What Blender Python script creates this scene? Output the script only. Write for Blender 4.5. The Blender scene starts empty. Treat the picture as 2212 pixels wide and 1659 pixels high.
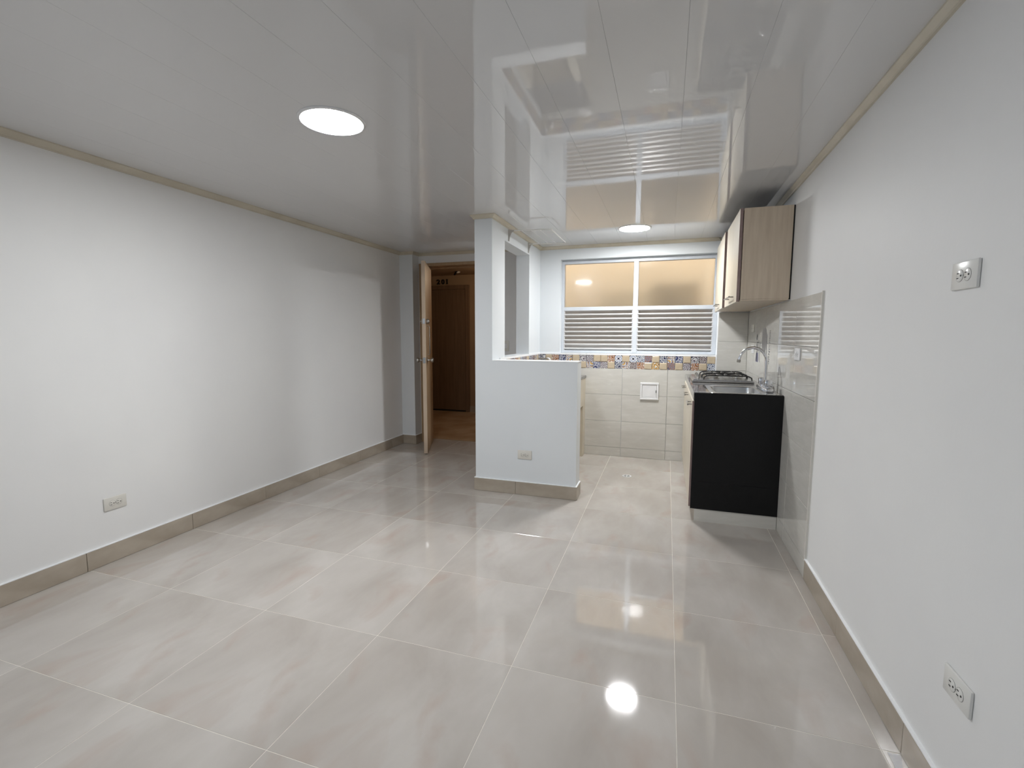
import bpy, bmesh, math, random
from mathutils import Vector, Matrix
PI = math.pi
random.seed(7)
sc = bpy.context.scene
COL = sc.collection

# ------------------------------------------------------------------ camera
F_PX = 1028.86
cam_d = bpy.data.cameras.new('camera')
cam_d.sensor_fit = 'HORIZONTAL'; cam_d.sensor_width = 36.0
cam_d.lens = F_PX / 2212 * 36.0
cam_d.clip_start = 0.02
cam = bpy.data.objects.new('camera', cam_d); COL.objects.link(cam)
yaw, pitch, roll = -0.313469661, -0.102484629, 0.00235440980
cy, sy, cp, sp = math.cos(yaw), math.sin(yaw), math.cos(pitch), math.sin(pitch)
fw = Vector((sy*cp, cy*cp, sp)); rt = Vector((cy, -sy, 0)); up = rt.cross(fw)
cr, sr = math.cos(roll), math.sin(roll)
r2 = rt*cr + up*sr; u2 = -rt*sr + up*cr
cam.matrix_world = Matrix(((r2.x, u2.x, -fw.x, 0), (r2.y, u2.y, -fw.y, 0), (r2.z, u2.z, -fw.z, 1.27181), (0, 0, 0, 1)))
sc.camera = cam

# ------------------------------------------------------------------ light and exposure
w = bpy.data.worlds.new('world'); sc.world = w; w.use_nodes = True
w.node_tree.nodes['Background'].inputs[0].default_value = (0.86, 0.93, 1.0, 1)
w.node_tree.nodes['Background'].inputs[1].default_value = 1.2
LAMP_LIVING, LAMP_KITCHEN = 190.0, 204.0   # radiance of the two ceiling panels
LAMP_COL = (0.975, 0.99, 1.0, 1)
def area(name, loc, rot, sx, sy_, power, col):
    d = bpy.data.lights.new(name, 'AREA'); d.shape = 'RECTANGLE'; d.size = sx; d.size_y = sy_
    d.energy = power; d.color = col
    o = bpy.data.objects.new(name, d); COL.objects.link(o); o.location = loc; o.rotation_euler = rot
    return o
# cool fill light added behind the photographer, with an invented side window
area('added_cool_fill', (-2.99, -2.4, 1.45), (0, -PI/2, 0), 1.2, 1.7, 24, (0.66, 0.83, 1.0))
# dim warm light of the outside corridor
ld = bpy.data.lights.new('corridor_light', 'POINT'); ld.energy = 11.5; ld.color = (1.0, 0.78, 0.56); ld.shadow_soft_size = 0.1
lo = bpy.data.objects.new('corridor_light', ld); COL.objects.link(lo); lo.location = (-2.2, 6.1, 2.05)
# daylight down the light well outside the kitchen window
area('daylight_light_well', (-0.36, 5.68, 3.95), (0, 0, 0), 2.5, 0.85, 92, (1.0, 0.965, 0.92))
sc.view_settings.view_transform = 'Standard'; sc.view_settings.look = 'None'
sc.view_settings.gamma = 1.0; sc.view_settings.use_curve_mapping = False
sc.view_settings.exposure = 0.0
sc.cycles.max_bounces = 12; sc.cycles.diffuse_bounces = 8; sc.cycles.glossy_bounces = 6
sc.cycles.transmission_bounces = 8; sc.cycles.transparent_max_bounces = 8
sc.cycles.sample_clamp_indirect = 25.0
sc.cycles.use_denoising = True
sc.cycles.caustics_reflective = False; sc.cycles.caustics_refractive = False

# ------------------------------------------------------------------ materials
def srgb(r, g, b):
    f = lambda c: (c/255/12.92) if c/255 <= 0.04045 else ((c/255+0.055)/1.055)**2.4
    return (f(r), f(g), f(b), 1)
def mat(name, col, rough=0.5, metal=0.0, spec=0.5, coat=0.0, noise=None, bump=None, trans=0.0, emit=None):
    m = bpy.data.materials.new(name); m.use_nodes = True
    nt = m.node_tree; b = nt.nodes['Principled BSDF']
    b.inputs['Base Color'].default_value = col
    b.inputs['Roughness'].default_value = rough; b.inputs['Metallic'].default_value = metal
    b.inputs['Specular IOR Level'].default_value = spec
    b.inputs['Coat Weight'].default_value = coat; b.inputs['Coat Roughness'].default_value = 0.05
    b.inputs['Transmission Weight'].default_value = trans
    if emit: b.inputs['Emission Color'].default_value = emit[0]; b.inputs['Emission Strength'].default_value = emit[1]
    tc = nt.nodes.new('ShaderNodeTexCoord')
    if noise:                      # (scale, second colour, stretch)
        mp = nt.nodes.new('ShaderNodeMapping'); nt.links.new(tc.outputs['Object'], mp.inputs[0])
        mp.inputs['Scale'].default_value = noise[2] if len(noise) > 2 else (1, 1, 1)
        n = nt.nodes.new('ShaderNodeTexNoise'); n.inputs['Scale'].default_value = noise[0]; n.inputs['Detail'].default_value = 6
        nt.links.new(mp.outputs[0], n.inputs['Vector'])
        rp = nt.nodes.new('ShaderNodeValToRGB'); rp.color_ramp.elements[0].position = .35; rp.color_ramp.elements[1].position = .65
        rp.color_ramp.elements[0].color = col; rp.color_ramp.elements[1].color = noise[1]
        nt.links.new(n.outputs['Fac'], rp.inputs[0]); nt.links.new(rp.outputs[0], b.inputs['Base Color'])
    if bump:                       # (scale, strength, distance)
        n2 = nt.nodes.new('ShaderNodeTexNoise'); n2.inputs['Scale'].default_value = bump[0]; n2.inputs['Detail'].default_value = 3
        nt.links.new(tc.outputs['Object'], n2.inputs['Vector'])
        bp = nt.nodes.new('ShaderNodeBump'); bp.inputs['Strength'].default_value = bump[1]; bp.inputs['Distance'].default_value = bump[2]
        nt.links.new(n2.outputs['Fac'], bp.inputs['Height']); nt.links.new(bp.outputs[0], b.inputs['Normal'])
    return m

M = {}
M['paint'] = mat('white_paint', (0.80, 0.80, 0.795, 1), 0.55, spec=0.3, noise=(1.5, (0.77, 0.77, 0.77, 1)), bump=(60, 0.06, 0.004))
M['coolcast'] = mat('white_paint_cool_cast', (0.745, 0.775, 0.80, 1), 0.55, spec=0.3, noise=(1.5, (0.725, 0.755, 0.78, 1)), bump=(60, 0.06, 0.004))  # white paint with the bluish cast of the light mixed into its colour
M['pvc'] = mat('glossy_white_pvc', (0.68, 0.68, 0.685, 1), 0.035, spec=0.75, bump=(1.6, 0.16, 0.004))
M['cornice'] = mat('cream_cornice', (0.60, 0.55, 0.45, 1), 0.35, noise=(5, (0.53, 0.48, 0.38, 1)))
M['grout'] = mat('pale_grout', (0.76, 0.72, 0.65, 1), 0.8, noise=(30, (0.68, 0.64, 0.57, 1)))
M['whitecap'] = mat('white_plaster_edge', (0.88, 0.89, 0.90, 1), 0.5, bump=(60, 0.1, 0.004))
M['oak'] = mat('light_oak_laminate', (0.575, 0.475, 0.365, 1), 0.4, noise=(6, (0.665, 0.565, 0.445, 1), (6, 6, .55)))
M['oakpale'] = mat('pale_cream_oak_laminate', (0.62, 0.56, 0.45, 1), 0.35, noise=(6, (0.68, 0.62, 0.52, 1), (6, 6, .55)))
M['oakedge'] = mat('brown_edge_band', (0.30, 0.22, 0.21, 1), 0.5, noise=(20, (0.25, 0.18, 0.17, 1)))
M['black'] = mat('black_laminate', (0.0085, 0.0085, 0.009, 1), 0.42, spec=0.2, noise=(40, (0.0075, 0.0075, 0.008, 1)), bump=(300, 0.05, 0.001))
M['dark'] = mat('near_black_shade', (0.012, 0.011, 0.010, 1), 0.8, noise=(12, (0.02, 0.018, 0.016, 1)))  # near-black that stands for shade in gaps and above the wall cabinet
M['chrome'] = mat('chrome', (0.78, 0.78, 0.80, 1), 0.12, metal=1.0, noise=(12, (0.74, 0.74, 0.76, 1)))
M['steel'] = mat('brushed_steel', (0.60, 0.60, 0.60, 1), 0.24, metal=1.0, noise=(40, (0.55, 0.55, 0.55, 1), (1, 12, 1)))
M['nickel'] = mat('satin_nickel', (0.50, 0.48, 0.45, 1), 0.28, metal=1.0, noise=(30, (0.45, 0.43, 0.40, 1)))
M['iron'] = mat('black_iron', (0.006, 0.006, 0.006, 1), 0.45, noise=(60, (0.012, 0.012, 0.012, 1)))
M['alu'] = mat('white_aluminium', (0.57, 0.60, 0.64, 1), 0.32, metal=0.0, spec=0.6, noise=(8, (0.54, 0.57, 0.61, 1)))
M['slat'] = mat('aluminium_slat', (0.66, 0.65, 0.645, 1), 0.32, metal=0.2, noise=(8, (0.62, 0.61, 0.605, 1)))
M['plastic'] = mat('white_plastic', (0.80, 0.80, 0.81, 1), 0.28, noise=(10, (0.77, 0.77, 0.78, 1)))
M['cream'] = mat('cream_plastic', (0.70, 0.68, 0.63, 1), 0.3, noise=(10, (0.66, 0.64, 0.59, 1)))
M['ivory'] = mat('pale_plastic', (0.74, 0.735, 0.71, 1), 0.25, noise=(10, (0.70, 0.695, 0.67, 1)))
M['slot'] = mat('dark_slot', (0.02, 0.018, 0.016, 1), 0.7, noise=(50, (0.03, 0.027, 0.025, 1)))
M['slotgrey'] = mat('grey_slot', (0.18, 0.18, 0.17, 1), 0.7, noise=(50, (0.14, 0.14, 0.13, 1)))
M['doorwood'] = mat('honey_door_veneer', (0.45, 0.315, 0.19, 1), 0.4, noise=(5, (0.39, 0.265, 0.155, 1), (7, 7, .5)))
M['dooredge'] = mat('pale_door_edge', (0.58, 0.46, 0.35, 1), 0.5, noise=(8, (0.53, 0.42, 0.31, 1), (3, 3, .5)))
M['jamb'] = mat('oak_door_frame', (0.42, 0.29, 0.17, 1), 0.4, noise=(6, (0.37, 0.245, 0.14, 1), (6, 6, .6)))
M['corrdoor'] = mat('brown_door_veneer', (0.19, 0.122, 0.075, 1), 0.45, noise=(5, (0.155, 0.10, 0.06, 1), (7, 7, .4)))
M['corrwall'] = mat('tan_corridor_paint', (0.34, 0.235, 0.14, 1), 0.7, noise=(3, (0.31, 0.21, 0.125, 1)))
M['corrfloor'] = mat('warm_corridor_tile', (0.52, 0.38, 0.25, 1), 0.25, noise=(3, (0.40, 0.27, 0.16, 1)))
M['digit'] = mat('black_metal_digit', (0.004, 0.004, 0.004, 1), 0.5, noise=(60, (0.006, 0.006, 0.006, 1)))
M['well'] = mat('beige_outside_plaster', (0.69, 0.61, 0.50, 1), 0.85, noise=(2.5, (0.65, 0.575, 0.47, 1)), bump=(14, 0.25, 0.01))
M['wellpatch'] = mat('grey_plaster', (0.42, 0.37, 0.30, 1), 0.85, noise=(4, (0.36, 0.32, 0.26, 1)))
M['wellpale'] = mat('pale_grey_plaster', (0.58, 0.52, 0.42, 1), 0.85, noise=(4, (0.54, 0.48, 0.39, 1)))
M['apron'] = mat('stone_edge_painted_sheen', (0.40, 0.385, 0.36, 1), 0.15, noise=(60, (0.28, 0.27, 0.255, 1)))  # granite edge paled so its colour carries the bright reflection
M['laundry'] = mat('cream_laundry_tile', (0.60, 0.54, 0.43, 1), 0.3, noise=(6, (0.55, 0.49, 0.39, 1)))
M['lamp'] = mat('lit_diffuser', (0.9, 0.9, 0.9, 1), 0.5, emit=(LAMP_COL, LAMP_LIVING))
M['lampk'] = mat('lit_kitchen_diffuser', (0.9, 0.9, 0.9, 1), 0.5, emit=(LAMP_COL, LAMP_KITCHEN))
M['wire'] = mat('white_coated_wire', (0.80, 0.80, 0.78, 1), 0.35, noise=(20, (0.76, 0.76, 0.74, 1)))
M['bracket'] = mat('grey_plastic_bracket', (0.52, 0.50, 0.48, 1), 0.4, noise=(20, (0.47, 0.45, 0.43, 1)))
M['decalgrey'] = mat('grey_vinyl', (0.20, 0.19, 0.19, 1), 0.3, noise=(30, (0.16, 0.155, 0.155, 1)))
M['decaldark'] = mat('black_vinyl', (0.05, 0.05, 0.06, 1), 0.3, noise=(60, (0.09, 0.09, 0.10, 1)))
M['decalblue'] = mat('blue_vinyl', (0.09, 0.09, 0.24, 1), 0.3, noise=(90, (0.35, 0.35, 0.42, 1)))
M['skirt'] = mat('skirting_tile', (0.355, 0.305, 0.245, 1), 0.25, noise=(4, (0.44, 0.385, 0.32, 1), (1, 1, 2)), bump=(3, .1, .002))

def glass_mat():
    m = bpy.data.materials.new('window_glass'); m.use_nodes = True; nt = m.node_tree
    nt.nodes.remove(nt.nodes['Principled BSDF']); out = nt.nodes['Material Output']
    t = nt.nodes.new('ShaderNodeBsdfRefraction'); t.inputs['Color'].default_value = (.95, .96, .95, 1); t.inputs['Roughness'].default_value = .40; t.inputs['IOR'].default_value = 1.3
    g = nt.nodes.new('ShaderNodeBsdfGlossy'); g.inputs['Roughness'].default_value = 0.05
    fr = nt.nodes.new('ShaderNodeFresnel'); fr.inputs['IOR'].default_value = 1.5
    tc = nt.nodes.new('ShaderNodeTexCoord'); n = nt.nodes.new('ShaderNodeTexNoise'); n.inputs['Scale'].default_value = 3
    bp = nt.nodes.new('ShaderNodeBump'); bp.inputs['Strength'].default_value = .06; bp.inputs['Distance'].default_value = .003
    nt.links.new(tc.outputs['Object'], n.inputs['Vector']); nt.links.new(n.outputs['Fac'], bp.inputs['Height'])
    nt.links.new(bp.outputs[0], g.inputs['Normal'])
    mx = nt.nodes.new('ShaderNodeMixShader')
    mu = nt.nodes.new('ShaderNodeMath'); mu.operation = 'MULTIPLY'; mu.inputs[1].default_value = 1.9
    nt.links.new(fr.outputs[0], mu.inputs[0]); nt.links.new(mu.outputs[0], mx.inputs[0])
    nt.links.new(t.outputs[0], mx.inputs[1]); nt.links.new(g.outputs[0], mx.inputs[2]); nt.links.new(mx.outputs[0], out.inputs[0])
    return m
M['glass'] = glass_mat()

def stone_mat(name, scale, base, cloud, vein, rough, stretch=(1, 1, 1), bumpd=0.0012, coat=0.0, spec=0.5):
    """polished porcelain: clouds and veins in the tile's own coordinates, a print chosen per tile"""
    m = bpy.data.materials.new(name); m.use_nodes = True; nt = m.node_tree; b = nt.nodes['Principled BSDF']
    N = nt.nodes.new; L = nt.links.new
    tc = N('ShaderNodeTexCoord'); oi = N('ShaderNodeObjectInfo')
    q = N('ShaderNodeMath'); q.operation = 'MULTIPLY'; q.inputs[1].default_value = 4; L(oi.outputs['Random'], q.inputs[0])
    fl = N('ShaderNodeMath'); fl.operation = 'FLOOR'; L(q.outputs[0], fl.inputs[0])
    m7 = N('ShaderNodeMath'); m7.operation = 'MULTIPLY'; m7.inputs[1].default_value = 7.3; L(fl.outputs[0], m7.inputs[0])
    cb = N('ShaderNodeCombineXYZ'); L(m7.outputs[0], cb.inputs[0]); L(m7.outputs[0], cb.inputs[1])
    mp = N('ShaderNodeMapping'); mp.inputs['Scale'].default_value = stretch; mp.inputs['Rotation'].default_value = (0, 0, .3)
    L(tc.outputs['Object'], mp.inputs[0]); ad = N('ShaderNodeVectorMath'); L(mp.outputs[0], ad.inputs[0]); L(cb.outputs[0], ad.inputs[1])
    n1 = N('ShaderNodeTexNoise'); n1.inputs['Scale'].default_value = scale; n1.inputs['Detail'].default_value = 5; n1.inputs['Roughness'].default_value = .55
    n1.inputs['Distortion'].default_value = .35
    L(ad.outputs[0], n1.inputs['Vector'])
    r1 = N('ShaderNodeValToRGB'); r1.color_ramp.elements[0].position = .36; r1.color_ramp.elements[1].position = .64
    r1.color_ramp.elements[0].color = base; r1.color_ramp.elements[1].color = cloud; L(n1.outputs['Fac'], r1.inputs[0])
    n2 = N('ShaderNodeTexNoise'); n2.inputs['Scale'].default_value = scale*1.7; n2.inputs['Detail'].default_value = 8; n2.inputs['Distortion'].default_value = .6
    L(ad.outputs[0], n2.inputs['Vector'])
    r2_ = N('ShaderNodeValToRGB'); r2_.color_ramp.elements[0].position = .55; r2_.color_ramp.elements[1].position = .75
    r2_.color_ramp.elements[0].color = (0, 0, 0, 1); r2_.color_ramp.elements[1].color = (.75, .75, .75, 1); L(n2.outputs['Fac'], r2_.inputs[0])
    mx = N('ShaderNodeMix'); mx.data_type = 'RGBA'; L(r2_.outputs[0], mx.inputs[0]); L(r1.outputs[0], mx.inputs[6]); mx.inputs[7].default_value = vein
    L(mx.outputs[2], b.inputs['Base Color'])
    b.inputs['Roughness'].default_value = rough; b.inputs['Specular IOR Level'].default_value = spec
    b.inputs['Coat Weight'].default_value = coat; b.inputs['Coat Roughness'].default_value = .04
    n3 = N('ShaderNodeTexNoise'); n3.inputs['Scale'].default_value = 9; L(tc.outputs['Object'], n3.inputs['Vector'])
    bp = N('ShaderNodeBump'); bp.inputs['Strength'].default_value = .12; bp.inputs['Distance'].default_value = bumpd
    L(n3.outputs['Fac'], bp.inputs['Height']); L(bp.outputs[0], b.inputs['Normal'])
    return m
M['floortile'] = stone_mat('polished_beige_porcelain', 2.0, (.435, .398, .36, 1), (.54, .507, .472, 1), (.45, .37, .318, 1), .055, (1.5, .8, 1), spec=.62)
M['walltile'] = stone_mat('glossy_sand_wall_tile', 5, (.585, .57, .53, 1), (.63, .615, .575, 1), (.68, .665, .63, 1), .035, (1, 1, 5), .00025, spec=.6)
M['granite'] = stone_mat('polished_dark_granite', 38, (.035, .032, .03, 1), (.13, .12, .115, 1), (.22, .20, .19, 1), .06)

def ornament(name, cols, mode, rot=0.0, freq=16.0):
    """printed tile decoration, drawn in the tile's own coordinates"""
    m = bpy.data.materials.new(name); m.use_nodes = True; nt = m.node_tree; b = nt.nodes['Principled BSDF']
    N = nt.nodes.new; L = nt.links.new
    tc = N('ShaderNodeTexCoord'); mp = N('ShaderNodeMapping'); mp.inputs['Rotation'].default_value = (0, rot, 0)
    L(tc.outputs['Object'], mp.inputs[0])
    nz = N('ShaderNodeTexNoise'); nz.inputs['Scale'].default_value = 45; L(mp.outputs[0], nz.inputs['Vector'])
    def ramp(src, cs, const=True):
        r = N('ShaderNodeValToRGB'); r.color_ramp.interpolation = 'CONSTANT' if const else 'LINEAR'
        e = r.color_ramp.elements
        while len(e) < len(cs): e.new(.5)
        for k, c in enumerate(cs): e[k].position = k/len(cs); e[k].color = c
        L(src, r.inputs[0]); return r
    if mode == 'rosette':
        sx = N('ShaderNodeSeparateXYZ'); L(mp.outputs[0], sx.inputs[0])
        ln = N('ShaderNodeVectorMath'); ln.operation = 'LENGTH'
        cz = N('ShaderNodeCombineXYZ'); L(sx.outputs[0], cz.inputs[0]); L(sx.outputs[2], cz.inputs[2]); L(cz.outputs[0], ln.inputs[0])
        a1 = N('ShaderNodeMath'); a1.operation = 'ABSOLUTE'; L(sx.outputs[0], a1.inputs[0])
        a2 = N('ShaderNodeMath'); a2.operation = 'ABSOLUTE'; L(sx.outputs[2], a2.inputs[0])
        df = N('ShaderNodeMath'); df.operation = 'SUBTRACT'; L(a1.outputs[0], df.inputs[0]); L(a2.outputs[0], df.inputs[1])
        ab = N('ShaderNodeMath'); ab.operation = 'ABSOLUTE'; L(df.outputs[0], ab.inputs[0])
        pet = N('ShaderNodeMath'); pet.operation = 'LESS_THAN'; pet.inputs[1].default_value = .006; L(ab.outputs[0], pet.inputs[0])
        sc_ = N('ShaderNodeMath'); sc_.operation = 'MULTIPLY'; sc_.inputs[1].default_value = 20; L(ln.outputs['Value'], sc_.inputs[0])
        r = ramp(sc_.outputs[0], [cols[0], cols[0], cols[0], cols[0], cols[0], cols[0], cols[1], cols[0], cols[1], cols[0], cols[0], cols[2], cols[2], cols[2]])
        ins = N('ShaderNodeMath'); ins.operation = 'LESS_THAN'; ins.inputs[1].default_value = .016; L(ln.outputs['Value'], ins.inputs[0])
        mu = N('ShaderNodeMath'); mu.operation = 'MULTIPLY'; L(pet.outputs[0], mu.inputs[0]); L(ins.outputs[0], mu.inputs[1])
        mx = N('ShaderNodeMix'); mx.data_type = 'RGBA'; L(mu.outputs[0], mx.inputs[0]); L(r.outputs[0], mx.inputs[6]); mx.inputs[7].default_value = cols[2]
        L(mx.outputs[2], b.inputs['Base Color'])
    else:
        wv = N('ShaderNodeTexWave'); wv.wave_type = 'RINGS' if mode == 'rings' else 'BANDS'
        if mode == 'rings': wv.rings_direction = 'Y'
        else: wv.bands_direction = 'DIAGONAL'
        wv.wave_profile = 'SAW'
        wv.inputs['Scale'].default_value = freq*1.5; wv.inputs['Distortion'].default_value = 5.5; wv.inputs['Detail'].default_value = 1.5
        wv.inputs['Detail Scale'].default_value = 3.0
        off = N('ShaderNodeVectorMath'); off.inputs[1].default_value = (.036, 0, .036) if mode == 'rings' else (0, 0, 0)
        sx = N('ShaderNodeSeparateXYZ'); L(mp.outputs[0], sx.inputs[0])
        pl = N('ShaderNodeMath'); L(sx.outputs[0], pl.inputs[0]); L(sx.outputs[2], pl.inputs[1])
        mi = N('ShaderNodeMath'); mi.operation = 'SUBTRACT'; L(sx.outputs[0], mi.inputs[0]); L(sx.outputs[2], mi.inputs[1])
        ab = N('ShaderNodeMath'); ab.operation = 'ABSOLUTE'; L(mi.outputs[0], ab.inputs[0])
        cz = N('ShaderNodeCombineXYZ'); L(pl.outputs[0], cz.inputs[0]); L(ab.outputs[0], cz.inputs[2])
        L(cz.outputs[0], off.inputs[0]); L(off.outputs[0], wv.inputs['Vector'])
        r = ramp(wv.outputs['Fac'], cols); L(r.outputs[0], b.inputs['Base Color'])
    b.inputs['Roughness'].default_value = .12
    return m
Wt = (.74, .75, .74, 1); Bl = (.035, .045, .16, 1); Nv = (.012, .014, .045, 1); Br = (.10, .045, .025, 1); Or = (.48, .17, .055, 1)
Yl = (.55, .33, .10, 1); Gy = (.30, .29, .31, 1); Pu = (.16, .11, .13, 1); Bg = (.56, .46, .33, 1); Sb = (.20, .27, .42, 1)
O = {
 'P': ornament('tile_print_purple', [Pu, Wt, Nv, Pu, Wt], 'rings', .3, 7), 'G': ornament('tile_print_grey_swirl', [Gy, Pu, Gy, Wt, Pu], 'rings', 1.6, 9),
 'O': ornament('tile_print_orange', [Or, Wt, Br, Or, Bg, Br], 'bands', 1.57, 9), 'R': ornament('tile_print_rosette', [Wt, (.08, .14, .36, 1), Nv], 'rosette'),
 'S': ornament('tile_print_pale_blue', [Wt, Sb, Nv, Wt, Gy], 'rings', 3.1, 10), 'K': ornament('tile_print_orange_blue', [Nv, Or, Sb, Nv, Bg], 'rings', 0.0, 12),
 'D': ornament('tile_print_dark_stripe', [Nv, Wt, Nv, Bl, Wt], 'bands', 1.57, 10), 'Y': ornament('tile_print_yellow_wave', [Wt, Bl, Yl, Wt, Pu], 'bands', 0, 7),
 'B': ornament('tile_print_blue', [Bl, Wt, Bl, Nv, Wt, Bl], 'bands', .4, 7), 'Q': ornament('tile_print_brown', [Pu, Wt, Br, Gy, Br], 'rings', 2.2, 11),
 'A': ornament('tile_print_amber', [Yl, Yl, Br, Wt, Yl], 'rings', 1.1, 7), 'b': mat('tile_plain_sand', (.55, .455, .33, 1), .16, noise=(25, (.50, .41, .295, 1))),
}

# ------------------------------------------------------------------ mesh helpers
def NB(): return bmesh.new()
def bx(bm, x0, x1, y0, y1, z0, z1, bev=0.0, seg=1):
    r = bmesh.ops.create_cube(bm, size=1.0, matrix=Matrix.Translation(((x0+x1)/2, (y0+y1)/2, (z0+z1)/2)) @ Matrix.Diagonal((abs(x1-x0), abs(y1-y0), abs(z1-z0), 1)))
    if bev > 0:
        es = list({e for v in r['verts'] for e in v.link_edges})
        bmesh.ops.bevel(bm, geom=es, offset=bev, segments=seg, affect='EDGES', profile=.5)
    return bm
def frame_of(d):
    d = d.normalized(); a = Vector((0, 0, 1)) if abs(d.z) < .9 else Vector((1, 0, 0))
    u = d.cross(a).normalized(); return u, d.cross(u).normalized()
def tube(bm, pts, r, seg=8, caps=True):
    pts = [Vector(p) for p in pts]; rs = r if isinstance(r, (list, tuple)) else [r]*len(pts)
    rings = []; u = None
    for i, p in enumerate(pts):
        d = (pts[min(i+1, len(pts)-1)] - pts[max(i-1, 0)]).normalized()
        if u is None: u, v = frame_of(d)
        else: u = (u - d*u.dot(d)).normalized(); v = d.cross(u).normalized()
        rings.append([bm.verts.new(p + (u*math.cos(2*PI*k/seg) + v*math.sin(2*PI*k/seg))*rs[i]) for k in range(seg)])
    for a, b in zip(rings, rings[1:]):
        for k in range(seg): bm.faces.new((a[k], a[(k+1) % seg], b[(k+1) % seg], b[k]))
    if caps:
        bm.faces.new(rings[0][::-1]); bm.faces.new(rings[-1])
    return bm
def lathe(bm, prof, origin=(0, 0, 0), axis=(0, 0, 1), seg=24):
    o = Vector(origin); d = Vector(axis).normalized(); u, v = frame_of(d); rings = []
    for r, h in prof:
        rings.append([bm.verts.new(o + d*h + (u*math.cos(2*PI*k/seg) + v*math.sin(2*PI*k/seg))*max(r, 1e-5)) for k in range(seg)])
    for a, b in zip(rings, rings[1:]):
        for k in range(seg): bm.faces.new((a[k], a[(k+1) % seg], b[(k+1) % seg], b[k]))
    bm.faces.new(rings[0][::-1]); bm.faces.new(rings[-1])
    return bm
def prism(bm, poly, axis, a0, a1):
    """poly: 2D points; axis 'x','y' or 'z' is the extrusion direction"""
    def P(p, a): return {'x': (a, p[0], p[1]), 'y': (p[0], a, p[1]), 'z': (p[0], p[1], a)}[axis]
    A = [bm.verts.new(P(p, a0)) for p in poly]; B_ = [bm.verts.new(P(p, a1)) for p in poly]; n = len(poly)
    for k in range(n): bm.faces.new((A[k], A[(k+1) % n], B_[(k+1) % n], B_[k]))
    bm.faces.new(A[::-1]); bm.faces.new(B_); return bm
def me(bm, name, m, smooth=False):
    bmesh.ops.recalc_face_normals(bm, faces=bm.faces[:])
    d = bpy.data.meshes.new(name); bm.to_mesh(d); bm.free(); d.materials.append(m)
    if smooth:
        for p in d.polygons: p.use_smooth = True
        d.set_sharp_from_angle(angle=math.radians(40))
    return d
def obj(name, bm, m, parent=None, smooth=False, local=False, kind=None, label=None):
    o = bpy.data.objects.new(name, bm if isinstance(bm, bpy.types.Mesh) else me(bm, name, m, smooth)); COL.objects.link(o)
    if parent is not None:
        o.parent = parent
        if not local: o.matrix_parent_inverse = world_of(parent).inverted()
    if kind: o['kind'] = kind
    if label: o['label'] = label
    return o
def world_of(o):
    mtx = Matrix.Translation(o.location) @ o.rotation_euler.to_matrix().to_4x4()
    return world_of(o.parent) @ o.matrix_parent_inverse @ mtx if o.parent else mtx
def tag(o, label, cat, group=None):
    o['label'] = label; o['category'] = cat
    if group: o['group'] = group
    return o
def thing(name, label, cat, loc=(0, 0, 0), rz=0.0, group=None):
    o = bpy.data.objects.new(name, None); COL.objects.link(o); o.location = loc; o.rotation_euler = (0, 0, rz)
    o.empty_display_size = .1
    return tag(o, label, cat, group)
def struct(name, bm, m, label=None): return obj(name, bm, m, kind='structure', label=label)
def piece(name, mesh, parent, loc, rot=(0, 0, 0)):
    o = bpy.data.objects.new(name, mesh); COL.objects.link(o); o.parent = parent; o.location = loc; o.rotation_euler = rot
    return o
def copy_tree(o, parent=None):
    c = o.copy(); COL.objects.link(c)
    if parent is not None: c.parent = parent
    for ch in list(o.children): copy_tree(ch, c)
    return c
def box_mesh(name, sx, sy_, sz, m, bev=.0015):
    return me(bx(NB(), -sx/2, sx/2, -sy_/2, sy_/2, -sz/2, sz/2, bev), name, m)

# ------------------------------------------------------------------ dimensions (metres; the camera stands over x=0, y=0)
XL, XR, YR, CZ = -2.926, 0.733, -4.20, 2.20
YK = 5.04            # kitchen rear wall
YD0, YD1 = 5.00, 5.17  # entry wall
PX0, PX1, PY0 = -1.464, -1.318, 3.555   # pillar and half wall
SX0 = -1.452

# ------------------------------------------------------------------ floor
floor = struct('floor', bx(NB(), XL-.12, XR+.12, YR-.1, YD1, -.06, -.0006), M['grout'], 'floor of large polished beige porcelain tiles with pale joints')
GX, GY, TX, TY, J = 0.0704, 4.5905, 0.6, 0.591, 0.0022
cuts = {}
def floor_piece(name, x0, x1, y0, y1):
    x0 += J/2; x1 -= J/2; y0 += J/2; y1 -= J/2
    if x1-x0 < .02 or y1-y0 < .02: return
    k = (round(x1-x0, 3), round(y1-y0, 3))
    if k not in cuts: cuts[k] = box_mesh('tile', k[0], k[1], .010, M['floortile'], .0006)
    piece(name, cuts[k], floor, ((x0+x1)/2, (y0+y1)/2, -.005), (0, 0, PI if random.random() < .5 else 0))
xs = [0.672, GX] + [GX - TX*k for k in range(1, 5)] + [XL]
ys = [GY + TY*1] + [GY - TY*k for k in range(0, 16)]
for i in range(len(xs)-1):
    for j in range(len(ys)-1):
        x1, x0, y1, y0 = xs[i], xs[i+1], min(ys[j], YD1 if xs[i] < -1.3 else YK), max(ys[j+1], YR)
        if x1 - x0 < .03 or y1 - y0 < .03: continue
        floor_piece('tile', x0, x1, y0, y1)
for j in range(14):                                   # narrow border pieces along the right wall
    floor_piece('border_tile', .672, .726, 2.236 + .6*5 - .6*(j+1), min(2.236 + .6*5 - .6*j, YK))

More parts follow.
